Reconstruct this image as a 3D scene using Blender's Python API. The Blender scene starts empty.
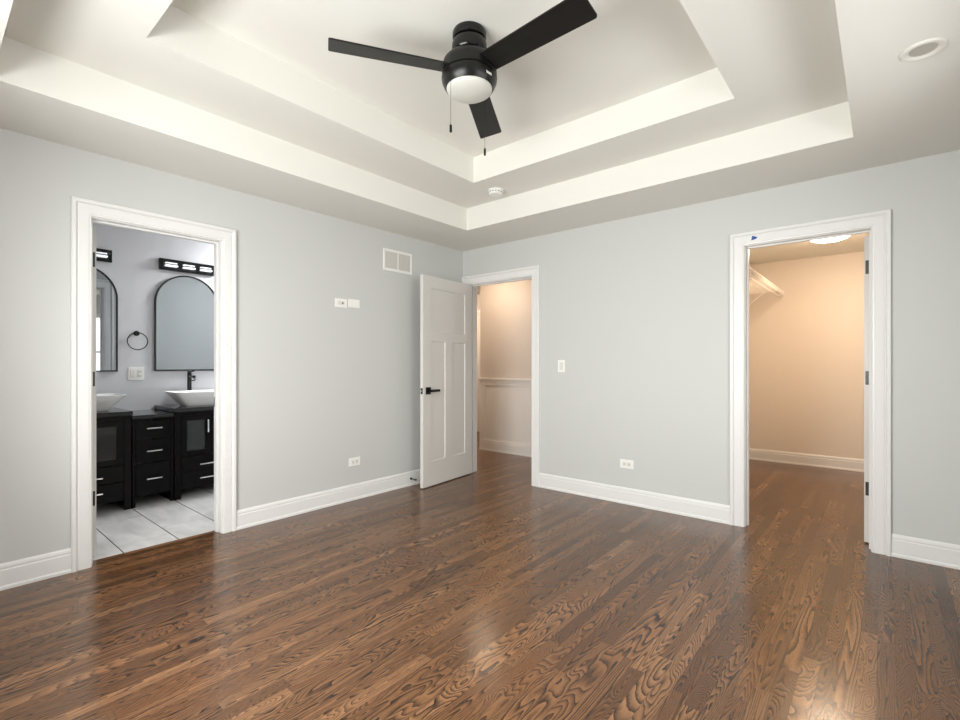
import bpy, bmesh, math
from math import sin, cos, pi, radians as R
from mathutils import Vector, Matrix

C = bpy.context.scene.collection
sc = bpy.context.scene

# ------------------------------------------------------------------ camera
cam_d = bpy.data.cameras.new('camera')
cam = bpy.data.objects.new('camera', cam_d); C.objects.link(cam)
cam.location = (3.568, -3.933, 1.1905)
cam.rotation_euler = (R(90), 0, R(40.17))
cam_d.sensor_width = 36.0
cam_d.lens = 36.0 * 478.94 / 960.0
cam_d.shift_y = 4.3 / 960.0
cam_d.clip_start = 0.02
sc.camera = cam

# ------------------------------------------------------------------ view + world
sc.view_settings.view_transform = 'Standard'
sc.view_settings.look = 'None'
sc.view_settings.gamma = 1.0
sc.view_settings.use_curve_mapping = False
sc.view_settings.exposure = 0.48

w = bpy.data.worlds.new('sky'); sc.world = w; w.use_nodes = True
bg = w.node_tree.nodes['Background']
bg.inputs[0].default_value = (0.92, 0.96, 1.0, 1); bg.inputs[1].default_value = 1.0


def area(name, loc, rot, sx, sy, power, col):
    l = bpy.data.lights.new(name, 'AREA'); l.shape = 'RECTANGLE'; l.size = sx; l.size_y = sy
    l.energy = power; l.color = col
    o = bpy.data.objects.new(name, l); C.objects.link(o); o.location = loc; o.rotation_euler = rot
    return o


# daylight entering by the two windows behind the camera
DAY = (0.995, 0.995, 0.975)
area('daylight_near_window', (2.0, -4.50, 1.42), (R(68), 0, 0), 1.75, 1.35, 108, DAY)
area('daylight_right_window', (4.36, -1.95, 1.42), (R(66), 0, R(90)), 1.75, 1.35, 26, DAY)

# ------------------------------------------------------------------ node helpers
class NT:
    def __init__(s, m):
        s.nt = m.node_tree; s.nt.nodes.clear()
        s.out = s.nt.nodes.new('ShaderNodeOutputMaterial')

    def n(s, t, **kw):
        o = s.nt.nodes.new(t)
        for k, v in kw.items(): setattr(o, k, v)
        return o

    def put(s, sock, v):
        if hasattr(v, 'links') or isinstance(v, bpy.types.NodeSocket): s.nt.links.new(v, sock)
        else: sock.default_value = v

    def m(s, op, a, b=0.0, c=0.0):
        o = s.n('ShaderNodeMath', operation=op)
        for i, v in enumerate((a, b, c)): s.put(o.inputs[i], v)
        return o.outputs[0]

    def xyz(s, a, b, c):
        o = s.n('ShaderNodeCombineXYZ')
        for i, v in enumerate((a, b, c)): s.put(o.inputs[i], v)
        return o.outputs[0]

    def mix(s, f, a, b, mode='MIX'):
        o = s.n('ShaderNodeMix', data_type='RGBA', blend_type=mode)
        s.put(o.inputs[0], f); s.put(o.inputs[6], a); s.put(o.inputs[7], b)
        return o.outputs[2]

    def noise(s, vec, scale, detail=2.0, rough=0.5, dist=0.0):
        o = s.n('ShaderNodeTexNoise')
        s.put(o.inputs['Vector'], vec); o.inputs['Scale'].default_value = scale
        o.inputs['Detail'].default_value = detail; o.inputs['Roughness'].default_value = rough
        o.inputs['Distortion'].default_value = dist
        return o.outputs[0]

    def white(s, vec):
        o = s.n('ShaderNodeTexWhiteNoise', noise_dimensions='3D'); s.put(o.inputs[0], vec)
        sp = s.n('ShaderNodeSeparateColor'); s.nt.links.new(o.outputs[1], sp.inputs[0])
        return sp.outputs[0], sp.outputs[1], sp.outputs[2]

    def coords(s):
        o = s.n('ShaderNodeTexCoord'); sp = s.n('ShaderNodeSeparateXYZ')
        s.nt.links.new(o.outputs['Object'], sp.inputs[0])
        return o.outputs['Object'], sp.outputs[0], sp.outputs[1], sp.outputs[2]

    def ramp(s, f, stops):
        o = s.n('ShaderNodeValToRGB'); s.put(o.inputs[0], f)
        cr = o.color_ramp
        while len(cr.elements) < len(stops): cr.elements.new(0.5)
        for e, (p, c) in zip(cr.elements, stops): e.position = p; e.color = (*c, 1)
        return o.outputs[0]

    def bsdf(s, base, rough, **kw):
        b = s.n('ShaderNodeBsdfPrincipled')
        s.put(b.inputs['Base Color'], base if not isinstance(base, tuple) else (*base[:3], 1))
        s.put(b.inputs['Roughness'], rough)
        for k, v in kw.items(): s.put(b.inputs[k.replace('_', ' ')], v)
        s.nt.links.new(b.outputs[0], s.out.inputs[0])
        return b

    def bump(s, b, h, strength, dist=0.001):
        o = s.n('ShaderNodeBump'); o.inputs['Strength'].default_value = strength
        o.inputs['Distance'].default_value = dist
        s.put(o.inputs['Height'], h); s.nt.links.new(o.outputs[0], b.inputs['Normal'])


def mat(name):
    m = bpy.data.materials.new(name); m.use_nodes = True
    return m, NT(m)


def srgb(r, g, b):
    f = lambda v: (v / 255 / 12.92) if v <= 10 else ((v / 255 + 0.055) / 1.055) ** 2.4
    return (f(r), f(g), f(b))


def paint(name, col, rough=0.6, bump=0.06, scale=350, spec=0.4):
    m, t = mat(name)
    v, x, y, z = t.coords()
    nz = t.noise(v, scale, 2)
    big = t.noise(v, 1.3, 2)
    c = t.mix(t.m('MULTIPLY', big, 0.05), (*col, 1), tuple(k * 0.9 for k in col) + (1,))
    b = t.bsdf(c, rough); b.inputs['Specular IOR Level'].default_value = spec
    if bump: t.bump(b, nz, bump, 0.0006)
    return m


def plain(name, col, rough=0.4, metal=0.0, nscale=60, var=0.12, spec=0.5, emit=None, estr=0):
    m, t = mat(name)
    v, x, y, z = t.coords()
    nz = t.noise(v, nscale, 3)
    c = t.mix(t.m('MULTIPLY', nz, var), (*col, 1), tuple(k * 0.75 for k in col) + (1,))
    rg = t.m('MULTIPLY_ADD', nz, 0.06, rough - 0.03)
    b = t.bsdf(c, rg); b.inputs['Metallic'].default_value = metal
    b.inputs['Specular IOR Level'].default_value = spec
    if emit:
        b.inputs['Emission Color'].default_value = (*emit, 1); b.inputs['Emission Strength'].default_value = estr
    return m


# ------------------------------------------------------------------ materials
M = {}
M['wall'] = paint('wall_grey_paint', srgb(202, 203, 201), 0.55, 0.05)
M['wall_bath'] = paint('bath_wall_paint', srgb(212, 212, 215), 0.55, 0.05)
M['wall_hall'] = paint('hall_wall_paint', srgb(206, 200, 194), 0.55, 0.05)
M['wall_closet'] = paint('closet_wall_paint', srgb(228, 220, 208), 0.6, 0.05)
M['ceiling'] = paint('ceiling_paint', srgb(230, 229, 222), 0.75, 0.08)
M['trim'] = paint('trim_white_paint', srgb(229, 229, 227), 0.32, 0.0)
M['door'] = paint('door_white_paint', srgb(217, 215, 210), 0.34, 0.0)
M['black'] = plain('matte_black_metal', (0.0045, 0.0048, 0.0042), 0.33, 0.0, spec=0.35)
M['blackgloss'] = plain('gloss_black_enamel', (0.0045, 0.0045, 0.004), 0.2, 0.0, spec=0.4)
M['plastic'] = plain('white_plastic', srgb(240, 240, 236), 0.3, 0.0, var=0.03)
M['plastic_grey'] = plain('off_white_plastic', srgb(222, 220, 212), 0.45, 0.0, var=0.03)
M['ceramic'] = plain('white_ceramic', srgb(238, 238, 236), 0.08, 0.0, var=0.02)
M['espresso'] = plain('espresso_wood', (0.0045, 0.0038, 0.0038), 0.42, 0.0, nscale=25, var=0.5, spec=0.10)
M['chrome'] = plain('brushed_chrome', (0.80, 0.80, 0.80), 0.22, 1.0, var=0.05)
M['hinge'] = plain('dark_bronze_hinge', (0.035, 0.036, 0.033), 0.35, 0.6)
M['counter'] = plain('dark_glossy_countertop', (0.012, 0.012, 0.013), 0.04, 0.0, nscale=120, var=0.4)
M['darkglass'] = plain('smoked_cabinet_glass', (0.02, 0.022, 0.022), 0.05, 0.0)
M['mirror'] = plain('mirror_silver', (0.38, 0.40, 0.41), 0.02, 1.0, var=0.0)
M['globe'] = plain('frosted_white_globe', srgb(205, 205, 198), 0.3, 0.0, var=0.02)
M['lens'] = plain('recessed_lamp_lens', srgb(178, 174, 165), 0.4, 0.0, var=0.02)
M['acrylic'] = plain('white_acrylic_bar', srgb(240, 242, 244), 0.2, 0.0, var=0.02, emit=(0.93, 0.96, 1.0), estr=0.5)
M['warm_dome'] = plain('lit_warm_dome', srgb(255, 244, 225), 0.3, 0.0, emit=(1.0, 0.75, 0.54), estr=58)
M['hall_dome'] = plain('lit_hall_dome', srgb(255, 244, 225), 0.3, 0.0, emit=(1.0, 0.75, 0.54), estr=26)
M['bath_fill_dome'] = plain('lit_bath_fill_dome', srgb(250, 252, 255), 0.3, 0.0, emit=(0.95, 0.965, 1.0), estr=98)  # glow of the added bathroom fill lamp
M['wire'] = plain('white_coated_wire', srgb(240, 236, 228), 0.35, 0.0, var=0.02)
M['blue'] = plain('blue_painters_tape', srgb(40, 80, 150), 0.6, 0.0)
M['dark'] = plain('dark_slot', (0.02, 0.02, 0.02), 0.6, 0.0)
M['brass'] = plain('coax_metal', (0.18, 0.16, 0.12), 0.35, 0.9)


def glass_mat():
    m, t = mat('window_glass')
    a = t.n('ShaderNodeBsdfTransparent'); g = t.n('ShaderNodeBsdfGlossy'); g.inputs['Roughness'].default_value = 0.0
    fr = t.n('ShaderNodeLayerWeight'); fr.inputs[0].default_value = 0.12
    mx = t.n('ShaderNodeMixShader')
    t.nt.links.new(fr.outputs[0], mx.inputs[0]); t.nt.links.new(a.outputs[0], mx.inputs[1]); t.nt.links.new(g.outputs[0], mx.inputs[2])
    t.nt.links.new(mx.outputs[0], t.out.inputs[0])
    return m


M['glass'] = glass_mat()


def blade_mat():
    m, t = mat('fan_blade_black_wood')
    v, x, y, z = t.coords()
    g = t.noise(t.xyz(t.m('MULTIPLY', x, 6.0), t.m('MULTIPLY', y, 90.0), z), 1.0, 3)
    c = t.ramp(g, [(0.3, (0.006, 0.006, 0.0055)), (0.7, (0.011, 0.0105, 0.0095))])
    t.bsdf(c, 0.42, Specular_IOR_Level=0.35)
    return m


M['blade'] = blade_mat()


def oak_floor():
    m, t = mat('stained_oak_strip_floor')
    v, x, y, z = t.coords()
    W = 0.0572
    xs = t.m('DIVIDE', x, W)
    i = t.m('FLOOR', xs); fx = t.m('FRACT', xs)
    r1, r2, r3 = t.white(t.xyz(i, 3.7, 1.3))
    L = t.m('MULTIPLY_ADD', r1, 0.75, 0.50)
    ys = t.m('DIVIDE', t.m('ADD', y, t.m('MULTIPLY_ADD', r2, 9.0, 20.0)), L)
    j = t.m('FLOOR', ys); fy = t.m('FRACT', ys)
    a, b, c = t.white(t.xyz(i, j, 8.1))
    d, e, f = t.white(t.xyz(j, i, 2.9))
    # growth-ring contours: contour lines of a stretched noise field, one field per strip
    sx = t.m('MULTIPLY_ADD', d, 8.0, 9.0)
    sy = t.m('MULTIPLY_ADD', t.m('POWER', e, 2.2), 3.4, 0.75)
    gv = t.xyz(t.m('MULTIPLY_ADD', x, sx, t.m('MULTIPLY', a, 91.0)),
               t.m('MULTIPLY_ADD', y, sy, t.m('MULTIPLY', b, 57.0)), t.m('MULTIPLY', c, 40.0))
    n1 = t.noise(gv, 1.0, 1.6, 0.35, 0.15)
    wig = t.noise(t.xyz(t.m('MULTIPLY', x, 60.0), t.m('MULTIPLY', y, 26.0), t.m('MULTIPLY', a, 9.0)), 1.0, 2)
    rings = t.m('MULTIPLY', t.m('ADD', n1, t.m('MULTIPLY', wig, 0.016)), t.m('MULTIPLY_ADD', f, 22.0, 18.0))
    saw = t.m('FRACT', rings)
    late = t.m('POWER', saw, 1.9)
    edge = t.m('SUBTRACT', 1.0, t.m('POWER', t.m('SUBTRACT', 1.0, saw), 14.0))   # soft return after the sharp side
    line = t.m('MULTIPLY', late, edge)
    pores = t.noise(t.xyz(t.m('MULTIPLY', x, 700.0), t.m('MULTIPLY', y, 30.0), a), 1.0, 2, 0.6)
    pore = t.m('MULTIPLY', t.m('GREATER_THAN', pores, 0.56), 0.28)
    line2 = t.m('MINIMUM', 1.0, t.m('ADD', t.m('MULTIPLY', line, t.m('MULTIPLY_ADD', c, 0.45, 0.74)), pore))
    light = t.ramp(a, [(0.0, (0.138, 0.062, 0.025)), (0.35, (0.175, 0.081, 0.033)), (0.7, (0.212, 0.101, 0.043)), (1.0, (0.262, 0.132, 0.060))])
    dark = t.ramp(b, [(0.0, (0.014, 0.0055, 0.0026)), (1.0, (0.028, 0.011, 0.005))])
    col = t.mix(line2, light, dark)
    tone = t.m('MULTIPLY_ADD', t.noise(v, 2.2, 2), 0.3, 0.85)
    pl = t.m('MULTIPLY_ADD', t.m('POWER', d, 2.0), -0.32, 1.08)
    col = t.mix(1.0, col, t.xyz(t.m('MULTIPLY', tone, pl), t.m('MULTIPLY', tone, pl), t.m('MULTIPLY', tone, pl)), 'MULTIPLY')
    gx = t.m('MINIMUM', fx, t.m('SUBTRACT', 1.0, fx))
    gapx = t.m('LESS_THAN', gx, 0.012)
    gy = t.m('MULTIPLY', t.m('MINIMUM', fy, t.m('SUBTRACT', 1.0, fy)), L)
    gapy = t.m('LESS_THAN', gy, 0.0008)
    gap = t.m('MAXIMUM', gapx, gapy)
    col = t.mix(t.m('MULTIPLY', gap, 0.6), col, (0.02, 0.009, 0.005, 1))
    rg = t.m('MULTIPLY_ADD', t.noise(v, 9.0, 3), 0.07, 0.175)
    bs = t.bsdf(col, rg); bs.inputs['Specular IOR Level'].default_value = 0.5
    t.bump(bs, t.m('SUBTRACT', t.m('MULTIPLY', t.noise(v, 14.0, 2), 1.0), t.m('ADD', t.m('MULTIPLY', gap, 0.8), t.m('MULTIPLY', line2, 0.10))), 0.25, 0.0012)
    return m


M['oak'] = oak_floor()


def tile_floor():
    m, t = mat('grey_porcelain_tile')
    v, x, y, z = t.coords()
    H_, Wd = 0.3085, 0.615
    ys = t.m('DIVIDE', t.m('ADD', y, 2.457 + H_ * 20), H_)
    j = t.m('FLOOR', ys); fy = t.m('FRACT', ys)
    par = t.m('FRACT', t.m('MULTIPLY', j, 0.3333))
    xs = t.m('DIVIDE', t.m('ADD', x, t.m('ADD', 0.26 + Wd * 20, t.m('MULTIPLY', par, Wd))), Wd)
    i = t.m('FLOOR', xs); fx = t.m('FRACT', xs)
    r, g, b = t.white(t.xyz(i, j, 0.5))
    gy = t.m('MULTIPLY', t.m('MINIMUM', fy, t.m('SUBTRACT', 1.0, fy)), H_)
    gx = t.m('MULTIPLY', t.m('MINIMUM', fx, t.m('SUBTRACT', 1.0, fx)), Wd)
    jx = t.m('LESS_THAN', gx, 0.0014); jy = t.m('LESS_THAN', gy, 0.0030)
    sm = t.noise(t.xyz(t.m('MULTIPLY_ADD', x, 1.5, t.m('MULTIPLY', r, 9)), t.m('MULTIPLY', y, 5.0), g), 1.6, 5, 0.55, 0.6)
    c = t.ramp(sm, [(0.3, srgb(192, 191, 189)), (0.7, srgb(220, 219, 217))])
    c = t.mix(t.m('MULTIPLY', jx, 0.55), c, (*srgb(110, 108, 105), 1))
    c = t.mix(jy, c, (*srgb(64, 62, 60), 1))
    bs = t.bsdf(c, t.m('MULTIPLY_ADD', sm, 0.1, 0.18))
    t.bump(bs, t.m('SUBTRACT', 1.0, t.m('MAXIMUM', jx, jy)), 0.4, 0.001)
    return m


M['tile'] = tile_floor()


# ------------------------------------------------------------------ mesh helpers
class MB:
    def __init__(s): s.bm = bmesh.new()

    def box(s, x0, x1, y0, y1, z0, z1, bev=0.0, seg=2):
        if x0 > x1: x0, x1 = x1, x0
        if y0 > y1: y0, y1 = y1, y0
        if z0 > z1: z0, z1 = z1, z0
        r = bmesh.ops.create_cube(s.bm, size=1.0)
        vs = r['verts']
        for v in vs:
            v.co = Vector(((x0 + x1) / 2 + v.co.x * (x1 - x0), (y0 + y1) / 2 + v.co.y * (y1 - y0), (z0 + z1) / 2 + v.co.z * (z1 - z0)))
        if bev > 0:
            es = list({e for v in vs for e in v.link_edges})
            bmesh.ops.bevel(s.bm, geom=es, offset=bev, segments=seg, affect='EDGES', profile=0.5)
        return s

    def lathe(s, pts, seg=40, center=(0, 0, 0), axis='Z', cap=True):
        c = Vector(center); rings = []
        for r, h in pts:
            ring = []
            for k in range(seg):
                a = 2 * pi * k / seg
                p = Vector((r * cos(a), r * sin(a), h))
                if axis == 'X': p = Vector((h, r * cos(a), r * sin(a)))
                if axis == 'Y': p = Vector((r * cos(a), h, r * sin(a)))
                ring.append(s.bm.verts.new(c + p))
            rings.append(ring)
        for q in range(len(rings) - 1):
            for k in range(seg):
                k2 = (k + 1) % seg
                s.bm.faces.new((rings[q][k], rings[q][k2], rings[q + 1][k2], rings[q + 1][k]))
        if cap:
            s.bm.faces.new(rings[0][::-1]); s.bm.faces.new(rings[-1])
        return s

    def tube(s, pts, r, seg=10, closed=False):
        pts = [Vector(p) for p in pts]; n = len(pts); rings = []
        for q in range(n):
            if closed: d = (pts[(q + 1) % n] - pts[q - 1])
            elif q == 0: d = pts[1] - pts[0]
            elif q == n - 1: d = pts[-1] - pts[-2]
            else: d = pts[q + 1] - pts[q - 1]
            d.normalize()
            up = Vector((0, 0, 1)) if abs(d.z) < 0.95 else Vector((1, 0, 0))
            if closed:
                up = Vector((1, 0, 0)) if abs(d.x) < 0.9 else Vector((0, 0, 1))
            a = d.cross(up).normalized(); b = d.cross(a)
            rr = r[q] if isinstance(r, (list, tuple)) else r
            rings.append([s.bm.verts.new(pts[q] + a * rr * cos(2 * pi * k / seg) + b * rr * sin(2 * pi * k / seg)) for k in range(seg)])
        m = n if closed else n - 1
        for q in range(m):
            A = rings[q]; B = rings[(q + 1) % n]
            for k in range(seg):
                k2 = (k + 1) % seg
                s.bm.faces.new((A[k], A[k2], B[k2], B[k]))
        if not closed:
            s.bm.faces.new(rings[0][::-1]); s.bm.faces.new(rings[-1])
        return s

    def grid(s, rows, close_u=False, close_v=False):
        """rows of points -> quads"""
        vs = [[s.bm.verts.new(p) for p in row] for row in rows]
        nu = len(vs); nv = len(vs[0])
        for a in range(nu if close_u else nu - 1):
            for b in range(nv if close_v else nv - 1):
                a2 = (a + 1) % nu; b2 = (b + 1) % nv
                s.bm.faces.new((vs[a][b], vs[a][b2], vs[a2][b2], vs[a2][b]))
        return vs

    def poly_prism(s, pts, f0, f1):
        """closed 2D outline extruded between mapping functions f0 and f1"""
        A = [s.bm.verts.new(f0(*p)) for p in pts]; B = [s.bm.verts.new(f1(*p)) for p in pts]
        n = len(pts)
        s.bm.faces.new(A[::-1]); s.bm.faces.new(B)
        for k in range(n):
            k2 = (k + 1) % n
            s.bm.faces.new((A[k], A[k2], B[k2], B[k]))
        return s

    def slab_hole(s, X0, X1, Y0, Y1, hx0, hx1, hy0, hy1, z0, z1):
        o = [(X0, Y0), (X1, Y0), (X1, Y1), (X0, Y1)]; i = [(hx0, hy0), (hx1, hy0), (hx1, hy1), (hx0, hy1)]
        v = {}
        for nm, pl in (('o', o), ('i', i)):
            for zk, z in ((0, z0), (1, z1)):
                v[nm, zk] = [s.bm.verts.new((p[0], p[1], z)) for p in pl]
        for k in range(4):
            k2 = (k + 1) % 4
            s.bm.faces.new((v['o', 0][k], v['o', 0][k2], v['i', 0][k2], v['i', 0][k]))
            s.bm.faces.new((v['o', 1][k], v['i', 1][k], v['i', 1][k2], v['o', 1][k2]))
            s.bm.faces.new((v['o', 0][k], v['o', 1][k], v['o', 1][k2], v['o', 0][k2]))
            s.bm.faces.new((v['i', 0][k], v['i', 0][k2], v['i', 1][k2], v['i', 1][k]))
        return s

    def xf(s, mtx):
        bmesh.ops.transform(s.bm, matrix=mtx, verts=s.bm.verts); return s

    def build(s, name, m, parent=None, smooth=False, loc=None):
        bmesh.ops.recalc_face_normals(s.bm, faces=s.bm.faces)
        if loc is not None:
            bmesh.ops.translate(s.bm, vec=-Vector(loc), verts=s.bm.verts)
        me = bpy.data.meshes.new(name); s.bm.to_mesh(me); s.bm.free()
        me.materials.append(m)
        if smooth:
            for p in me.polygons: p.use_smooth = True
            try: me.set_sharp_from_angle(angle=R(35))
            except Exception: pass
        o = bpy.data.objects.new(name, me); C.objects.link(o)
        if loc is not None: o.location = loc
        if parent: o.parent = parent
        return o


def tag(o, label=None, cat=None, group=None, kind=None):
    if label: o['label'] = label
    if cat: o['category'] = cat
    if group: o['group'] = group
    if kind: o['kind'] = kind
    return o


def empty(name, loc, rz=0.0):
    o = bpy.data.objects.new(name, None); C.objects.link(o); o.location = loc; o.rotation_euler = (0, 0, rz)
    o.empty_display_size = 0.1
    return o


def redome(root, m):
    for c in root.children:
        if c.name.startswith('dome'):
            c.data = c.data.copy(); c.data.materials[0] = m


def copy_thing(root, loc=None):
    r = root.copy(); C.objects.link(r)
    if loc: r.location = loc
    for ch in list(root.children):
        c = ch.copy(); C.objects.link(c); c.parent = r
        for g in ch.children:
            d = g.copy(); C.objects.link(d); d.parent = c
    return r


# ------------------------------------------------------------------ dimensions
H = 2.44; T = 0.12
RX, NY = 4.16, -4.30             # right wall, near wall
ENT = (0.098, 0.914)             # bedroom entry opening in the back wall
CLO = (2.790, 3.503)             # closet opening in the back wall
BAT = (-3.250, -2.534)           # bathroom opening in the left wall
OH = 2.055                       # opening height
JT = 0.018                       # jamb thickness

# ------------------------------------------------------------------ floors
f = MB().box(-T + 0.02, RX + T, NY - T, 0.0, -0.05, 0.0)
f.box(-3.3, 1.72, 0.0, 2.62, -0.05, 0.0)
f.box(1.72, 4.1, 0.0, 2.95, -0.05, 0.0)
tag(f.build('floor', M['oak']), 'glossy brown stained oak strip floor through bedroom, closet and hall', 'floor', kind='structure')
tag(MB().box(-1.82, -T + 0.02, -4.5, -0.25, -0.05, 0.001).build('floor_bathroom', M['tile']), 'pale grey rectangular porcelain tile floor of the bathroom', 'floor', kind='structure')

# ------------------------------------------------------------------ walls
# left wall (bedroom / bathroom) with the bathroom doorway
a, b = BAT[0] - JT, BAT[1] + JT
wl = MB().box(-T, 0, NY - T, a, 0, H).box(-T, 0, b, T, 0, H).box(-T, 0, a, b, OH + JT, H)
tag(wl.build('wall_left', M['wall']), 'light grey left wall holding the bathroom doorway and return vent', 'wall', kind='structure')
wb = MB()
xs = [0.0, ENT[0] - JT, ENT[1] + JT, CLO[0] - JT, CLO[1] + JT, RX + T]
wb.box(xs[0], xs[1], 0, T, 0, H).box(xs[2], xs[3], 0, T, 0, H).box(xs[4], xs[5], 0, T, 0, H)
wb.box(xs[1], xs[2], 0, T, OH + JT, H).box(xs[3], xs[4], 0, T, OH + JT, H)
tag(wb.build('wall_back', M['wall']), 'light grey back wall with the entry and closet doorways', 'wall', kind='structure')


def wall_win_y(name, y0, y1, x0, x1, w0, w1, s0, s1, label, m):
    o = MB().box(x0, w0, y0, y1, 0, H).box(w1, x1, y0, y1, 0, H).box(w0, w1, y0, y1, 0, s0).box(w0, w1, y0, y1, s1, H)
    return tag(o.build(name, m), label, 'wall', kind='structure')


wall_win_y('wall_near', NY - T, NY, 0.0, RX + T, 1.10, 2.90, 0.72, 2.12, 'light grey wall behind the camera with a wide window', M['wall'])
wr = MB().box(RX, RX + T, NY, -2.85, 0, H).box(RX, RX + T, -1.05, 0, 0, H).box(RX, RX + T, -2.85, -1.05, 0, 0.72).box(RX, RX + T, -2.85, -1.05, 2.12, H)
tag(wr.build('wall_right', M['wall']), 'light grey right-hand wall beside the camera with a window', 'wall', kind='structure')


def window(name, cx, cy, rz, label):
    r = empty(name, (cx, cy, 1.42), rz); tag(r, label, 'window', kind='structure')
    fr = MB()
    fr.box(-.90, -.85, -.05, .05, -.70, .70, .003).box(.85, .90, -.05, .05, -.70, .70, .003)
    fr.box(-.85, .85, -.05, .05, .65, .70, .003).box(-.85, .85, -.05, .05, -.70, -.65, .003)
    fr.box(-.025, .025, -.04, .04, -.65, .65, .003)
    fr.build('window_frame', M['trim'], r)
    for s_ in (-1, 1):
        x0 = -.85 if s_ < 0 else .025; x1 = -.025 if s_ < 0 else .85
        sa = MB()
        sa.box(x0, x0 + .04, -.02, .02, -.65, .65, .002).box(x1 - .04, x1, -.02, .02, -.65, .65, .002)
        sa.box(x0 + .04, x1 - .04, -.02, .02, .61, .65, .002).box(x0 + .04, x1 - .04, -.02, .02, -.65, -.61, .002)
        sa.box(x0 + .04, x1 - .04, -.02, .02, -.02, .02, .002)
        so = sa.build('sash', M['trim'], r)
        MB().box(x0 + .04, x1 - .04, -.003, .003, -.61, .61).build('pane', M['glass'], so)
    return r


window('window_1', 2.0, NY - T / 2, 0, 'wide white-framed window in the wall behind the camera')
window('window_2', RX + T / 2, -1.95, R(90), 'wide white-framed window in the right-hand wall')

# bathroom shell
BX = -1.70
tag(MB().box(BX - T, BX, -4.5, -0.25, 0, H).build('wall_bathroom', M['wall_bath']), 'pale cool grey bathroom wall behind the double vanity', 'wall', kind='structure')
tag(MB().box(BX, -T, -4.5, -4.42, 0, H).build('wall_bathroom_near', M['wall_bath']), 'pale grey bathroom end wall nearest the camera', 'wall', kind='structure')
tag(MB().box(BX, -T, -0.33, -0.25, 0, H).build('wall_bathroom_far', M['wall_bath']), 'pale grey bathroom end wall on the hall side', 'wall', kind='structure')
tag(MB().box(BX - T, -T, -4.5, -0.25, H, H + .1).build('ceiling_bathroom', M['ceiling']), 'white bathroom ceiling', 'ceiling', kind='structure')
# closet shell
CLX0, CLX1, CLY = 2.262, 3.93, 2.85
tag(MB().box(CLX0 - .1, CLX1 + .1, CLY, CLY + .1, 0, H).build('wall_closet_back', M['wall_closet']), 'cream walk-in closet back wall seen through the right doorway', 'wall', kind='structure')
tag(MB().box(CLX0 - .1, CLX0, T, CLY, 0, H).build('wall_closet_left', M['wall_closet']), 'closet side wall carrying the wire shelf', 'wall', kind='structure')
tag(MB().box(CLX1, CLX1 + .1, T, CLY, 0, H).build('wall_closet_right', M['wall_closet']), 'closet side wall behind the open closet door', 'wall', kind='structure')
tag(MB().box(CLX0 - .1, CLX1 + .1, T, CLY + .1, H, H + .1).build('ceiling_closet', M['ceiling']), 'closet ceiling lit by a warm dome lamp', 'ceiling', kind='structure')
# hall shell
HY = 1.205
tag(MB().box(-0.765, 1.72, HY, HY + .12, 0, H).build('wall_hall', M['wall_hall']), 'warm-lit hall wall with white wainscot beyond the entry', 'wall', kind='structure')
tag(MB().box(1.60, 1.72, T, HY, 0, H).build('wall_hall_right', M['wall_hall']), 'end wall closing the right side of the hall', 'wall', kind='structure')
tag(MB().box(-3.3, 1.72, 2.50, 2.62, 0, H).build('wall_hall_far', M['wall_hall']), 'far hall wall with a narrow white door strip in view', 'wall', kind='structure')
tag(MB().box(-3.3, -3.2, T, 2.5, 0, H).box(-3.3, -T, T - .1, T, 0, H).build('wall_hall_left', M['wall_hall']), 'hall wall on the left hidden behind the open door', 'wall', kind='structure')
tag(MB().box(-3.3, 1.72, T, 2.62, H, H + .1).build('ceiling_hall', M['ceiling']), 'hall ceiling', 'ceiling', kind='structure')

# tray ceiling
ce = MB()
ce.slab_hole(-T, RX + T, NY - T, T, .590, 3.438, -3.71, -.597, H, 2.644)
ce.slab_hole(-T, RX + T, NY - T, T, 1.055, 2.943, -3.262, -1.037, 2.644, 2.847)
ce.box(-T, RX + T, NY - T, T, 2.847, 2.95)
tag(ce.build('ceiling', M['ceiling']), 'white double-step tray ceiling over the bedroom', 'ceiling', kind='structure')

# ------------------------------------------------------------------ trim
CP = [(0.0, 0.0), (0.0, 0.010), (0.003, 0.014), (0.012, 0.015), (0.015, 0.0175), (0.058, 0.0175), (0.062, 0.014), (0.066, 0.014),
      (0.069, 0.021), (0.074, 0.0255), (0.089, 0.0255), (0.0925, 0.022), (0.0925, 0.0)]


def casing(mb, a, b, h, mp, rv=0.005, wmax=None):
    """mitred U casing; mp(s, v, z) -> world point"""
    rows = []
    for u, v in CP:
        rows.append([mp(a - rv * 0 - u, v, 0.0), mp(a - u, v, h + u), mp(b + u, v, h + u), mp(b + u, v, 0.0)])
    vs = mb.grid(rows)
    for e in (0, 3):
        mb.bm.faces.new([vs[k][e] for k in range(len(CP))])


def jamb(mb, a, b, h, mp, d0, d1):
    """door lining, depth from d0 to d1 (v), and its stop"""
    def bx(s0, s1, v0, v1, z0, z1):
        p = mp(s0, v0, z0); q = mp(s1, v1, z1); mb.box(p[0], q[0], p[1], q[1], p[2], q[2], 0.001, 1)
    bx(a - JT, a, d0, d1, 0, h + JT); bx(b, b + JT, d0, d1, 0, h + JT); bx(a, b, d0, d1, h, h + JT)


def stops(mb, a, b, h, mp, s0v, s1v):
    def bx(s0, s1, v0, v1, z0, z1):
        p = mp(s0, v0, z0); q = mp(s1, v1, z1); mb.box(p[0], q[0], p[1], q[1], p[2], q[2], 0.001, 1)
    bx(a, a + .011, s0v, s1v, 0, h); bx(b - .011, b, s0v, s1v, 0, h); bx(a + .011, b - .011, s0v, s1v, h - .011, h)


backmap = lambda s, v, z: (s, -v, z)            # bedroom face of the back wall
leftmap = lambda s, v, z: (v, s, z)             # bedroom face of the left wall
RV = 0.005


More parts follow.
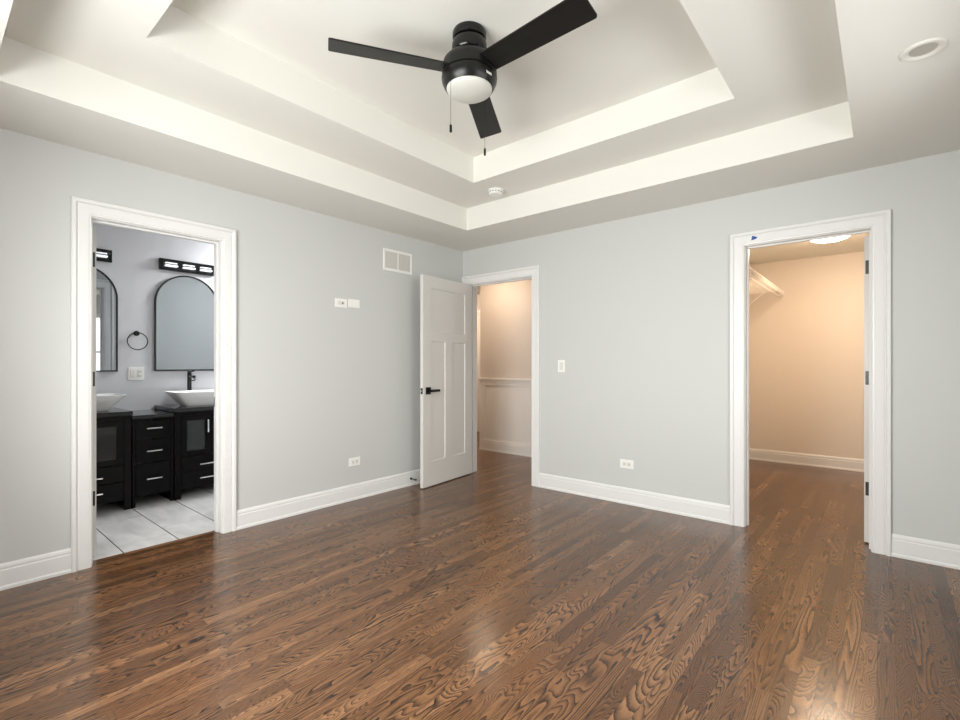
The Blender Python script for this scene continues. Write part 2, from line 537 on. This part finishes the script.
def door_trim(name, rng, mp, mpb, stop_rng, label):
    a, b = rng; r = empty(name, mp((a + b) / 2, 0, 0)); tag(r, label, 'door trim', kind='structure')
    o = Vector(r.location)
    m1 = MB(); casing(m1, a - RV, b + RV, OH + RV, mp); c1 = m1.build('casing', M['trim'], r, loc=o)
    m3 = MB(); casing(m3, a - RV, b + RV, OH + RV, mpb); c3 = m3.build('casing', M['trim'], r, loc=o)
    m2 = MB(); jamb(m2, a, b, OH, mp, 0.0, -T); c2 = m2.build('jamb', M['trim'], r, loc=o)
    m4 = MB(); stops(m4, a, b, OH, mp, *stop_rng); c4 = m4.build('stop', M['trim'], r, loc=o)
    for c in (c1, c2, c3, c4): c.location = (0, 0, 0)
    return r


t_bath = door_trim('trim_1', BAT, leftmap, lambda s, v, z: (-T - v, s, z), (-.045, -.078), 'white casing and jamb around the bathroom doorway')
t_ent = door_trim('trim_2', ENT, backmap, lambda s, v, z: (s, T + v, z), (-.040, -.075), 'white casing and jamb around the entry doorway in the corner')
t_clo = door_trim('trim_3', CLO, backmap, lambda s, v, z: (s, T + v, z), (-.045, -.078), 'white casing and jamb around the closet doorway')
# latch strike on the bathroom jamb
MB().box(-.115, -.085, BAT[1] - .0012, BAT[1] + .001, .885, .955, .0004, 1).build('strike_plate', M['black'], t_bath, loc=t_bath.location).location = (0, 0, 0)

BP = [(0, 0), (.020, 0), (.020, .014), (.0165, .020), (.0145, .022), (.0145, .102), (.0115, .107), (.0115, .111), (.0130, .116), (.0105, .128), (.0050, .137), (0, .137)]


def baseboard(name, s0, s1, mp, label, m=None, scale=1.0):
    mb = MB()
    mb.poly_prism([(v, z * scale) for v, z in BP], lambda v, z: mp(s0, v, z), lambda v, z: mp(s1, v, z))
    return tag(mb.build(name, m or M['trim']), label, 'baseboard', kind='structure')


CW = 0.0975
baseboard('baseboard_left', NY, BAT[0] - CW, leftmap, 'white baseboard on the left wall, short run left of the bathroom doorway')
baseboard('baseboard_left', BAT[1] + CW, -0.02, leftmap, 'white baseboard on the left wall between bathroom doorway and corner')
baseboard('baseboard_back', ENT[1] + CW, CLO[0] - CW, backmap, 'white baseboard on the back wall between entry and closet doorways')
baseboard('baseboard_back', CLO[1] + CW, RX, backmap, 'white baseboard on the back wall right of the closet doorway')
baseboard('baseboard_near', 0.02, RX - .02, lambda s, v, z: (s, NY + v, z), 'white baseboard under the window behind the camera')
baseboard('baseboard_right', NY + .02, -.02, lambda s, v, z: (RX - v, s, z), 'white baseboard along the right-hand wall')
baseboard('baseboard_closet', CLX0, CLX1, lambda s, v, z: (s, CLY - v, z), 'white baseboard along the closet back wall')
baseboard('baseboard_closet_left', T + .02, CLY - .02, lambda s, v, z: (CLX0 + v, s, z), 'white baseboard under the closet shelf wall')

# hall wainscot
wn = MB()
y1 = HY
wn.box(-.765, 1.60, y1 - .006, y1, 0, .96)                       # flat backing
for x in (-.765, .12, 1.52):
    wn.box(x, x + .085, y1 - .020, y1 - .006, .15, .91, .002, 1)     # stiles
wn.box(-.765, 1.60, y1 - .020, y1 - .006, .905, .975, .002, 1)
wn.box(-.765, 1.60, y1 - .040, y1 - .004, .975, 1.002, .005, 2)      # rail cap
wn.poly_prism([(v, z * 1.13) for v, z in BP], lambda v, z: (-.765, y1 - .006 - v, z), lambda v, z: (1.60, y1 - .006 - v, z))
for x0, x1 in ((-.68, .12), (.205, 1.52)):                         # inner moulding
    wn.box(x0, x1, y1 - .013, y1 - .006, .893, .905).box(x0, x1, y1 - .013, y1 - .006, .155, .167)
    wn.box(x0, x0 + .012, y1 - .013, y1 - .006, .167, .893).box(x1 - .012, x1, y1 - .013, y1 - .006, .167, .893)
tag(wn.build('trim_4', M['trim']), 'white panelled wainscot with chair rail on the hall wall', 'wainscot', kind='structure')

# far hall door strip
fd = empty('door_4', (-1.85, 2.49, 0)); tag(fd, 'narrow strip of a white door far down the hall', 'door', kind='structure')
MB().box(-.42, .42, -.035, .005, .012, 2.05, .002).build('leaf', M['door'], fd)
m_ = MB(); casing(m_, -.43, .43, 2.06, lambda s, v, z: (s, .0095 - v, z)); m_.build('casing', M['trim'], fd)
MB().box(.405, .43, -.045, -.03, 1.80, 1.90).build('hinge', M['hinge'], fd)


# ------------------------------------------------------------------ doors
def door_leaf(name, w, h, hinge, ang, side, label, levers=True, edge_hinges=False, front_hinges=False, th=0.035):
    """local: x from hinge 0..w, y from 0..side*th, closed along +x"""
    r = empty(name, hinge, ang); tag(r, label, 'door', kind='structure')
    t0, t1 = (0, th) if side > 0 else (-th, 0)
    st = .122; rt = .115; rc = .085; rb = .235; rec = .008
    pan = [(st, w - st, 1.500, h - rt), (st, (w - .118) / 2, rb, 1.405), ((w + .118) / 2, w - st, rb, 1.405)]
    mb = MB()
    # frame members at full thickness
    mb.box(0, st, t0, t1, .0, h).box(w - st, w, t0, t1, 0, h)
    mb.box(st, w - st, t0, t1, 0, rb).box(st, w - st, t0, t1, h - rt, h).box(st, w - st, t0, t1, 1.405, 1.500)
    mb.box((w - .118) / 2, (w + .118) / 2, t0, t1, rb, 1.405)
    for x0, x1, z0, z1 in pan:
        for yy, sg in ((t0, 1), (t1, -1)):
            e = .006
            A = [(x0, z0), (x1, z0), (x1, z1), (x0, z1)]; B = [(x0 + e, z0 + e), (x1 - e, z0 + e), (x1 - e, z1 - e), (x0 + e, z1 - e)]
            va = [mb.bm.verts.new((p[0], yy, p[1])) for p in A]; vb = [mb.bm.verts.new((p[0], yy + sg * rec, p[1])) for p in B]
            for k in range(4):
                k2 = (k + 1) % 4; mb.bm.faces.new((va[k], va[k2], vb[k2], vb[k]))
            mb.bm.faces.new(vb)
    mb.xf(Matrix.Translation((0, 0, .010)))
    mb.build('leaf', M['door'], r)
    if levers:
        hx = w - .07; z = .935
        hd = MB()
        for yy, sg in ((t0, -1), (t1, 1)):
            hd.box(hx - .034, hx + .034, yy, yy + sg * .009, z - .034, z + .034, .0015, 1)
            hd.lathe([(.011, 0), (.011, sg * .045)], 16, (hx, yy, z), 'Y')
            hd.box(hx - .128, hx + .012, yy + sg * .038, yy + sg * .050, z - .012, z + .012, .002, 1)
        hd.build('lever_handle', M['black'], r)
        MB().box(w - .0005, w + .0015, (t0 + t1) / 2 - .0125, (t0 + t1) / 2 + .0125, z - .028, z + .028, .0004, 1).build('latch_plate', M['black'], r)
        MB().box(w, w + .010, (t0 + t1) / 2 - .006, (t0 + t1) / 2 + .006, z - .009, z + .009, .002, 1).build('latch_bolt', M['chrome'], r)
    for z in (.365, 1.10, 1.835):
        kn = MB()
        ky = t1 if side > 0 else t0
        if edge_hinges:
            # leaf let into the hinge edge of the open door, with the knuckle beside it
            pass
            lo, hi = (t0, t1 - .007) if side > 0 else (t0 + .007, t1)
            kn.box(-.0025, .0005, lo, hi, z - .045, z + .045, .0008, 1)
            kn.lathe([(.0060, z - .046), (.0060, z + .046)], 12, (-.004, (0 if side < 0 else 0), 0))
        else:
            kn.lathe([(.0055, z - .045), (.0055, z + .045)], 12, (0.0, (-.004 if side > 0 else .004), 0))
        kn.build('hinge', M['hinge'], r, smooth=True)
    return r


# entry door: hinged at the left jamb, swung into the bedroom; closed along +x, leaf set into the wall (+y)
d = Vector((.187 - .10, -.782)); angE = math.atan2(-.782, .087 - .012)
door_leaf('door_1', .795, 2.037, (ENT[0] + .006, -.012, 0), angE, 1,
          'white three-panel craftsman door standing open beside the corner')
# closet door: hinged at right jamb on the closet side, opened ninety degrees into the closet
door_leaf('door_2', .70, 2.03, (CLO[1] - .003, T + .030, 0), R(83), 1,
          'white closet door opened into the closet, seen edge-on', edge_hinges=True)
# bathroom door: hinged at the near jamb on the bathroom side, opened ninety degrees
door_leaf('door_3', .71, 2.03, (-T - .030, BAT[0] + .014, 0), R(181), -1,
          'white bathroom door opened into the bathroom, seen edge-on', edge_hinges=True)

# ------------------------------------------------------------------ ceiling fan
FC = (1.986, -2.141)
fan = empty('ceiling_fan', (FC[0], FC[1], 2.847)); tag(fan, 'matte black three-blade ceiling fan with white light globe, hung in the tray', 'ceiling fan')
zt = 0.0
zz = lambda z: z - 2.847
MB().lathe([(.080, zz(2.847)), (.084, zz(2.840)), (.084, zz(2.816)), (.080, zz(2.808)), (.068, zz(2.805))], 48).build('canopy', M['blackgloss'], fan, True)
MB().lathe([(.064, zz(2.807)), (.064, zz(2.799)), (.082, zz(2.794)), (.087, zz(2.782)), (.087, zz(2.748)), (.081, zz(2.736)), (.072, zz(2.731)), (.072, zz(2.712))], 48).build('collar', M['blackgloss'], fan, True)
MB().lathe([(.070, zz(2.720)), (.084, zz(2.719)), (.113, zz(2.711)), (.129, zz(2.694)), (.136, zz(2.672)), (.137, zz(2.631)), (.131, zz(2.626)), (.124, zz(2.624))], 56).build('motor_housing', M['black'], fan, True)
lk = MB().lathe([(.127, zz(2.626)), (.137, zz(2.622)), (.139, zz(2.614)), (.136, zz(2.594)), (.127, zz(2.574)), (.118, zz(2.561)), (.112, zz(2.563))], 56)
lko = lk.build('light_kit_housing', M['black'], fan, True)
gl = [(.115, zz(2.570))]
for k in range(1, 9):
    q = k / 8 * pi / 2; gl.append((.115 * cos(q) if k < 8 else .002, zz(2.564) - .041 * sin(q)))
MB().lathe(gl, 48).build('light_globe', M['globe'], fan, True)
# small white rating label on the housing
lb = MB().box(-.017, .017, -.0006, .0006, -.010, .010, .0003, 1)
la = R(-5)
lb.xf(Matrix.Translation((.1355 * cos(la), .1355 * sin(la), zz(2.589))) @ Matrix.Rotation(la + pi / 2, 4, 'Z') @ Matrix.Rotation(R(-14), 4, 'X'))
lb.build('rating_label', M['plastic'], fan)


def blade(ang):
    mb = MB(); zt_, zb = .0035, -.0035
    L0, L1 = .105, .672; w0, w1 = .058, .070; cr = .012
    pts = [(L0, -w0), (L1 - cr, -w1)]
    for k in range(1, 6): q = -pi / 2 + k / 6 * pi / 2; pts.append((L1 - cr + cr * cos(q), -w1 + cr + cr * sin(q)))
    pts.append((L1, -w1 + cr)); pts.append((L1, w1 - cr))
    for k in range(1, 6): q = k / 6 * pi / 2; pts.append((L1 - cr + cr * cos(q), w1 - cr + cr * sin(q)))
    pts += [(L1 - cr, w1), (L0, w0)]
    mb.poly_prism(pts, lambda x, y: (x, y, zb), lambda x, y: (x, y, zt_))
    mb.xf(Matrix.Rotation(PITCH, 4, 'X'))
    o = mb.build('blade', M['blade'], fan)
    o.location = (0, 0, zz(2.650)); o.rotation_euler = (0, 0, ang)
    ir = MB().box(.085, .125, -.030, .030, -.005, .004, .002, 1); ir.xf(Matrix.Rotation(PITCH, 4, 'X'))
    ir.build('blade_bracket', M['black'], o)


PITCH = R(-13)
for an in (R(-122.0), R(-2.0), R(119.6)): blade(an)


def pull_chain(dx, dy, z0, z1):
    n = int((z0 - z1 - .035) / .0045)
    mb = MB().tube([(dx, dy, zz(z0)), (dx, dy, zz(z1 + .03))], .0008, 6)
    for k in range(n):
        z = zz(z0) - k * .0045
        bmesh.ops.create_icosphere(mb.bm, subdivisions=1, radius=.0014, matrix=Matrix.Translation((dx, dy, z)))
    ch = mb.build('pull_chain', M['black'], fan)
    MB().lathe([(.003, zz(z1 + .038)), (.0062, zz(z1 + .033)), (.0062, zz(z1 + .003)), (.004, zz(z1))], 14, (dx, dy, 0)).build('pull_knob', M['black'], ch, True)


rgt = Vector((cos(R(40.17)), sin(R(40.17)))); fw = Vector((-sin(R(40.17)), cos(R(40.17))))
p1 = rgt * -.088 + fw * -.082; p2 = rgt * .078 + fw * .092
pull_chain(p1.x, p1.y, 2.59, 2.308)
pull_chain(p2.x, p2.y, 2.59, 2.272)
MB().lathe([(.004, 0), (.004, .006)], 10, (p1.x, p1.y, zz(2.588))).build('chain_guide', M['chrome'], fan)

# ------------------------------------------------------------------ ceiling fittings
rl = empty('recessed_light', (3.686, -1.345, H)); tag(rl, 'round white recessed ceiling light in the soffit at upper right', 'recessed light')
MB().lathe([(.073, 0), (.072, -.004), (.068, -.008), (.060, -.009), (.055, -.008)], 48, cap=False).build('trim_ring', M['plastic_grey'], rl, True)
bf = MB().lathe([(.056, -.008), (.049, -.003), (.043, -.0008)], 48, cap=False); bf.build('baffle', M['plastic_grey'], rl, True)
MB().lathe([(.047, -.0005), (.042, -.0012), (.022, -.0020), (.002, -.0022)], 40).build('lens', M['lens'], rl, True)

sd = empty('smoke_detector', (1.086, -.790, 2.644)); tag(sd, 'small round white smoke detector on the tray ceiling step near the corner', 'smoke detector')
MB().lathe([(.066, 0), (.066, -.008), (.062, -.010)], 40).build('base', M['plastic'], sd, True)
MB().lathe([(.056, -.009), (.058, -.014), (.058, -.030), (.050, -.038), (.020, -.041), (.002, -.041)], 40).build('cover', M['plastic'], sd, True)
vn = MB()
for k in range(14):
    q = 2 * pi * k / 14; bmesh.ops.create_cube(vn.bm, size=1, matrix=Matrix.Rotation(q, 4, 'Z') @ Matrix.Translation((.0575, 0, -.020)) @ Matrix.Diagonal((.003, .014, .005, 1)))
vn.build('vent_slots', M['dark'], sd)

# ------------------------------------------------------------------ return vent on left wall
VY0, VY1, VZ0, VZ1 = -1.108, -.752, 2.072, 2.276
vt = empty('wall_vent', (0, (VY0 + VY1) / 2, (VZ0 + VZ1) / 2)); tag(vt, 'white rectangular return-air vent high on the left wall beside the open door', 'vent')
hw, hh = (VY1 - VY0) / 2, (VZ1 - VZ0) / 2
mb = MB(); b_ = .022
mb.box(0, .009, -hw, -hw + b_, -hh, hh, .002, 1).box(0, .009, hw - b_, hw, -hh, hh, .002, 1)
mb.box(0, .009, -hw + b_, hw - b_, hh - b_, hh, .002, 1).box(0, .009, -hw + b_, hw - b_, -hh, -hh + b_, .002, 1)
mb.box(0, .008, -.006, .006, -hh + b_, hh - b_)
mb.build('frame', M['plastic'], vt)
MB().box(.0002, .001, -hw + b_, hw - b_, -hh + b_, hh - b_).build('backing', plain('vent_shadow_grey', (.16, .155, .15), .7), vt)
n = 13
sl = MB()
for k in range(n):
    z = -hh + b_ + (k + .5) * (2 * hh - 2 * b_) / n
    for y0, y1 in ((-hw + b_, -.006), (.006, hw - b_)):
        bmesh.ops.create_cube(sl.bm, size=1, matrix=Matrix.Translation((.0045, (y0 + y1) / 2, z)) @ Matrix.Rotation(R(35), 4, 'Y') @ Matrix.Diagonal((.0011, y1 - y0, .0115, 1)))
sl.build('louvers', M['plastic_grey'], vt)


# ------------------------------------------------------------------ wall plates
def plate(name, loc, face, w, h, label, cat, build, group=None):
    """local: x right, z up, y = 0 wall, -y out of the wall; face rz turns it"""
    r = empty(name, loc, face); tag(r, label, cat, group)
    MB().box(-w / 2, w / 2, -.006, 0, -h / 2, h / 2, .0022, 2).build('cover_plate', M['plastic'], r)
    build(r)
    return r


LEFTF = R(90)    # faces +x


def rocker(r, x=0.0, rot=False):
    MB().box(x - .017, x + .017, -.0085, -.005, -.034, .034, .001, 1).build('rocker', M['plastic_grey'], r)
    s = MB(); s.box(x - .0185, x + .0185, -.0063, -.0059, -.0355, .0355); s.build('rocker_gap', plain('thin_shadow_gap', (.55, .55, .54), .6), r)


def duplex(r, horiz=True, x=0.0):
    for s_ in (-1, 1):
        o = MB(); sl = MB()
        cx, cz = (s_ * .020, 0) if horiz else (x, s_ * .020)
        o.box(cx - (.0145 if horiz else .0165), cx + (.0145 if horiz else .0165), -.0085, -.005, cz - (.0165 if horiz else .0145), cz + (.0165 if horiz else .0145), .003, 2)
        if horiz:
            sl.box(cx - .005, cx + .003, -.009, -.0084, .0045, .0062).box(cx - .005, cx + .003, -.009, -.0084, -.0062, -.0045).box(cx + .006, cx + .010, -.009, -.0084, -.002, .002)
        else:
            sl.box(cx - .0062, cx - .0045, -.009, -.0084, cz - .003, cz + .005).box(cx + .0045, cx + .0062, -.009, -.0084, cz - .003, cz + .005).box(cx - .002, cx + .002, -.009, -.0084, cz - .010, cz - .006)
        q = o.build('receptacle', M['plastic_grey'], r); sl.build('slots', M['dark'], q)


def coax(r):
    MB().box(-.032, .032, -.0075, -.0055, -.017, .017, .001, 1).build('insert', M['plastic_grey'], r)
    MB().lathe([(.0075, -.006), (.0075, -.009), (.005, -.0092), (.005, -.018), (.002, -.018)], 14, (.012, 0, 0), 'Y').build('coax_jack', M['brass'], r, True)


plate('cable_outlet', (0, -1.560, 1.717), LEFTF, .118, .074, 'white cable plate with dark jack, left of two plates high on left wall', 'wall plate', coax)
def blank(r):
    MB().box(-.034, .034, -.0072, -.0055, -.0168, .0168, .001, 1).build('insert', M['plastic'], r)


plate('blank_wall_plate', (0, -1.428, 1.725), LEFTF, .118, .074, 'small plain white horizontal plate right beside the cable plate on the left wall', 'wall plate', blank)
plate('power_outlet', (0, -1.422, .333), LEFTF, .118, .074, 'white horizontal outlet low on the left wall above the baseboard', 'outlet', duplex)
plate('power_outlet', (1.889, 0, .339), 0, .120, .074, 'white horizontal outlet low on the back wall', 'outlet', duplex)
plate('light_switch', (1.251, 0, 1.173), 0, .074, .116, 'white rocker light switch on the back wall right of the entry doorway', 'light switch', rocker)


def gang2(r):
    rocker(r, -.029); duplex(r, False, .027)


plate('bathroom_switch', (BX, -2.605, 1.105), LEFTF, .124, .118, 'white double switch and outlet plate on the bathroom wall under the towel ring', 'switch plate', gang2)

# door stop on the baseboard behind the open door
ds = empty('door_stop', (.0145, -.775, .068)); tag(ds, 'small black door stop screwed to the left baseboard beside the open door', 'door stop')
MB().lathe([(.012, 0), (.012, .003), (.005, .006), (.005, .062)], 16, axis='X').build('rod', M['black'], ds, True)
MB().lathe([(.008, .060), (.009, .064), (.009, .074), (.006, .076)], 16, axis='X').build('bumper', M['dark'], ds, True)

# painter's tape mark on the closet casing
tp = MB(); tp.poly_prism([(-.020, -.016), (-.014, .017), (.020, .001), (.010, -.010)], lambda x, z: (x, -.0004, z), lambda x, z: (x, .0004, z))
tag(tp.build('tape_mark', M['blue'], loc=None), 'tiny blue painter tape arrow stuck on the closet door casing head', 'tape')
tpo = bpy.data.objects['tape_mark']; tpo.location = (2.852, -.0182, 2.103)

# ------------------------------------------------------------------ closet
ws = empty('wire_shelf', (CLX0, CLY, 2.068)); tag(ws, 'white ventilated wire shelf on the closet side wall', 'wire shelf')
D = .375; LY = 2.30
fr = MB()
for x, z in ((.006, 0), (D, 0), (D, -.040), (D * .5, -.003)):
    fr.tube([(x, -.004, z), (x, -LY, z)], .0032, 8)
fr.build('rails', M['wire'], ws)
cw = MB()
k = 0
while k * .0254 < LY - .02:
    y = -.012 - k * .0254
    cw.tube([(.004, y, .004), (D + .001, y, .004), (D + .003, y, -.042)], .0015, 5); k += 1
cw.build('cross_wires', M['wire'], ws)
for y in (-.60, -1.5):
    MB().tube([(D - .03, y, -.008), (.004, y, -.30)], .005, 8).box(0, .010, y - .012, y + .012, -.32, -.275, .002, 1).build('support_brace', M['wire'], ws)
MB().box(D - .050, D + .008, -.012, 0, -.050, .010, .002, 1).build('wall_bracket', M['wire'], ws)
rod = MB().tube([(D - .02, -.004, -.075), (D - .02, -LY, -.075)], .0045, 8); rod.build('hang_rail', M['wire'], ws)

cl = empty('ceiling_light', (3.17, 1.68, H)); tag(cl, 'lit warm flush dome lamp on the closet ceiling', 'ceiling light')
MB().lathe([(.190, 0), (.190, -.015), (.183, -.018)], 48).build('base_ring', M['plastic'], cl, True)
dm = [(.178, -.016)] + [(.178 * cos(k / 8 * pi / 2) if k < 8 else .002, -.018 - .064 * sin(k / 8 * pi / 2)) for k in range(1, 9)]
MB().lathe(dm, 48).build('dome', M['warm_dome'], cl, True)


hl = copy_thing(cl, (-.36, .66, H)); redome(hl, M['hall_dome']); hl['label'] = 'lit warm flush dome lamp on the hall ceiling behind the door header'
hl2 = copy_thing(cl, (-1.9, 1.6, H)); hl2['label'] = 'lit warm flush dome lamp at the far end of the hall'


# ------------------------------------------------------------------ bathroom furniture
FX = -1.165          # cabinet fronts


def handle_bar(parent, y, z, length, vertical=False, loc=None):
    mb = MB(); L_ = length / 2
    if vertical:
        mb.box(.024, .034, y - .006, y + .006, z - L_, z + L_, .0015, 1)
        for s_ in (-1, 1): mb.box(0, .026, y - .004, y + .004, z + s_ * (L_ - .02) - .004, z + s_ * (L_ - .02) + .004)
    else:
        mb.box(.024, .034, y - L_, y + L_, z - .005, z + .005, .0015, 1)
        for s_ in (-1, 1): mb.box(0, .026, y + s_ * (L_ - .015) - .004, y + s_ * (L_ - .015) + .004, z - .004, z + .004)
    return mb.build('handle', M['chrome'], parent)


def sink_vanity(cy, label):
    """local x = 0 at front face, back at -.535; y across; z up"""
    r = empty('bathroom_vanity', (FX, cy, 0)); tag(r, label, 'vanity', 'black sink cabinets of the double vanity')
    hw = .294; back = BX - FX + .003; z0, z1 = .10, .770
    mb = MB()
    for s_ in (-1, 1):
        mb.box(-.020, 0, s_ * hw, s_ * (hw - .050), 0, z1, .002, 1)          # front posts down to the floor
        mb.box(back, -.020, s_ * hw, s_ * (hw - .018), 0.0, z1)
    mb.box(-.020, -.002, -(hw - .050), hw - .050, z1 - .035, z1)
    mb.box(back, -.018, -(hw - .018), hw - .018, z0 - .02, z0)
    mb.box(back, back + .01, -(hw - .018), hw - .018, z0, z1)
    mb.build('carcass', M['espresso'], r)
    MB().box(back, .018, -.300, .300, z1 + .001, z1 + .036, .002, 1).build('countertop', M['counter'], r)
    iw = hw - .052
    for s_ in (-1, 1):
        y0, y1 = (-iw, -.0015) if s_ < 0 else (.0015, iw)
        d_ = MB(); zb, zt2 = .375, z1 - .037; fw_ = .046
        d_.box(-.018, 0, y0, y0 + fw_, zb, zt2, .001, 1).box(-.018, 0, y1 - fw_, y1, zb, zt2, .001, 1)
        d_.box(-.018, 0, y0 + fw_, y1 - fw_, zt2 - fw_, zt2, .001, 1).box(-.018, 0, y0 + fw_, y1 - fw_, zb, zb + fw_, .001, 1)
        do = d_.build('cabinet_door', M['espresso'], r)
        MB().box(-.011, -.007, y0 + fw_, y1 - fw_, zb + fw_, zt2 - fw_).build('glass_panel', M['darkglass'], do)
        handle_bar(do, (y1 - .030 if s_ < 0 else y0 + .030), .63, .115, True)
    for zb, zt2, hz in ((.238, .370, .291), (.100, .233, .168)):
        dr = MB().box(-.018, 0, -iw, iw, zb, zt2, .0015, 1).build('drawer', M['espresso'], r)
        handle_bar(dr, 0, hz, .20)
    return r


v1 = sink_vanity(-2.164, 'black sink cabinet right of the drawer stack, its right half behind the door casing')
v2 = sink_vanity(-3.066, 'black sink cabinet left of the drawer stack, half hidden by the bathroom door')
# centre drawer stack
yc = (-2.459 - 2.768) / 2; hw = .1495
vc = empty('drawer_cabinet', (FX - .008, yc, 0)); tag(vc, 'narrow black three-drawer cabinet between the two sink cabinets', 'cabinet')
back = BX - FX + .010
mb = MB()
for s_ in (-1, 1):
    mb.box(-.020, 0, s_ * hw, s_ * (hw - .022), 0, .735, .0015, 1); mb.box(back, -.02, s_ * hw, s_ * (hw - .015), 0, .735)
mb.box(-.02, -.002, -(hw - .022), hw - .022, .72, .735).box(back, -.02, -(hw - .015), hw - .015, .085, .10)
mb.build('carcass', M['espresso'], vc)
MB().box(back, .012, -.1505, .1505, .736, .766, .0015, 1).build('countertop', M['counter'], vc)
for zb, zt2, hz in ((.560, .716, .652), (.363, .556, .461), (.100, .359, .228)):
    dr = MB().box(-.018, .001, -(hw - .024), hw - .024, zb, zt2, .0015, 1).build('drawer', M['espresso'], vc)
    handle_bar(dr, 0, hz, .115)


def vessel_sink(cy, label):
    r = empty('vessel_sink', (-1.405, cy, .807)); tag(r, label, 'sink', 'white vessel sinks on the double vanity')
    mb = MB(); N = 40

    def ring(rx, ry, z, p=7.0):
        out = []
        for k in range(N):
            q = 2 * pi * k / N; cx, sy = cos(q), sin(q)
            out.append((rx * math.copysign(abs(cx) ** (2 / p), cx), ry * math.copysign(abs(sy) ** (2 / p), sy), z))
        return out
    rows = [ring(.105, .128, .0), ring(.110, .134, .004), ring(.132, .162, .034), ring(.162, .199, .080), ring(.190, .236, .121), ring(.195, .243, .129),
            ring(.190, .238, .131), ring(.180, .226, .126), ring(.155, .185, .082), ring(.120, .140, .042), ring(.070, .080, .022), ring(.020, .020, .018)]
    vs = mb.grid(rows, close_v=True)
    mb.bm.faces.new(vs[0][::-1]); mb.bm.faces.new(vs[-1])
    mb.build('bowl', M['ceramic'], r, True)
    MB().lathe([(.022, .0182), (.024, .021), (.018, .023), (.002, .0235)], 24).build('drain', M['chrome'], r, True)
    return r


vessel_sink(-2.184, 'square white vessel sink on the right vanity in front of the full grey mirror')
vessel_sink(-3.022, 'white vessel sink at the left edge of the bathroom doorway')


def faucet(cy, label):
    r = empty('vessel_faucet', (-1.640, cy, .807)); tag(r, label, 'faucet', 'black tall faucets of the double vanity')
    MB().lathe([(.026, 0), (.026, .006), (.019, .010), (.019, .295), (.017, .300)], 24).build('body', M['blackgloss'], r, True)
    MB().box(.005, .125, -.014, .014, .255, .275, .003, 2).box(.105, .123, -.008, .008, .246, .256).build('spout', M['blackgloss'], r)
    MB().tube([(0, .012, .300), (0, .012, .312), (.030, .012, .316), (.085, .012, .318)], .005, 10).lathe([(.018, .300), (.018, .314), (.014, .318)], 20).build('lever', M['blackgloss'], r, True)
    MB().tube([(0, .015, .225), (0, .045, .225), (0, .052, .240)], .006, 10).build('side_knob', M['blackgloss'], r, True)
    return r


faucet(-2.182, 'tall black faucet behind the right vessel sink under the grey mirror')
faucet(-3.043, 'tall black faucet behind the left vessel sink')


def mirror(cy, zb, label):
    hw, ht = .283, .935; zc = ht - hw
    r = empty('arched_mirror', (BX, cy, zb)); tag(r, label, 'mirror', 'arched black-framed mirrors over the vanity')
    def outline(o):
        w_ = hw - o; pts = [(-w_, o), (w_, o), (w_, zc)]
        for k in range(1, 32): q = k / 32 * pi; pts.append((w_ * cos(q), zc + w_ * sin(q)))
        pts.append((-w_, zc)); return pts
    A = outline(0); B = outline(.013); mb = MB()
    rows = [[(.001, y, z) for y, z in A], [(.024, y, z) for y, z in A], [(.024, y, z) for y, z in B], [(.001, y, z) for y, z in B]]
    mb.grid(rows, close_u=True, close_v=True)
    mb.build('frame', M['blackgloss'], r)
    mb = MB(); Bq = outline(.012)
    mb.poly_prism(Bq, lambda y, z: (.010, y, z), lambda y, z: (.016, y, z))
    mb.build('mirror_glass', M['mirror'], r)
    return r


mirror(-2.181, 1.127, 'arched black-framed mirror reflecting plain grey wall, right side of the bathroom doorway')
mirror(-3.030, 1.125, 'arched black-framed mirror reflecting white trim, left edge of the bathroom doorway')


def vanity_light(cy, zc, label):
    r = empty('vanity_light', (BX, cy, zc)); tag(r, label, 'vanity light', 'black bar lights over the mirrors')
    hw = .245
    MB().box(0, .030, -hw, hw, -.054, .054, .002, 1).build('back_plate', M['blackgloss'], r)
    for k in range(3):
        y = -hw + .092 + k * .153
        bk = MB().box(.030, .066, y - .045, y + .045, -.004, .004, .001, 1).build('arm', M['black'], r)
        MB().box(.031, .075, y - .052, y + .052, -.022, -.006, .003, 1).build('lower_bar', M['acrylic'], bk)
        MB().box(.031, .060, y - .050, y + .050, .006, .018, .003, 1).build('upper_bar', M['acrylic'], bk)
    return r


vanity_light(-2.182, 2.146, 'black wall bar light with white acrylic bars above the grey mirror')
vanity_light(-3.035, 2.148, 'black wall bar light cut off by the left bathroom door edge')

tr = empty('towel_ring', (BX, -2.603, 1.475)); tag(tr, 'round black towel ring on the bathroom wall between the mirrors', 'towel ring')
MB().lathe([(.024, 0), (.024, .008), (.010, .012), (.010, .045), (.013, .047), (.013, .052)], 24, axis='X').build('post', M['black'], tr, True)
MB().tube([(.040, .078 * sin(2 * pi * k / 48), -.072 + .078 * cos(2 * pi * k / 48)) for k in range(48)], .0045, 10, closed=True).build('ring', M['black'], tr, True)
bl = copy_thing(cl, (-1.32, -1.30, H)); redome(bl, M['bath_fill_dome']); bl['label'] = 'added unseen cool white fill dome lamp on the bathroom ceiling'  # fill lamp added out of sight to brighten the vanity wall
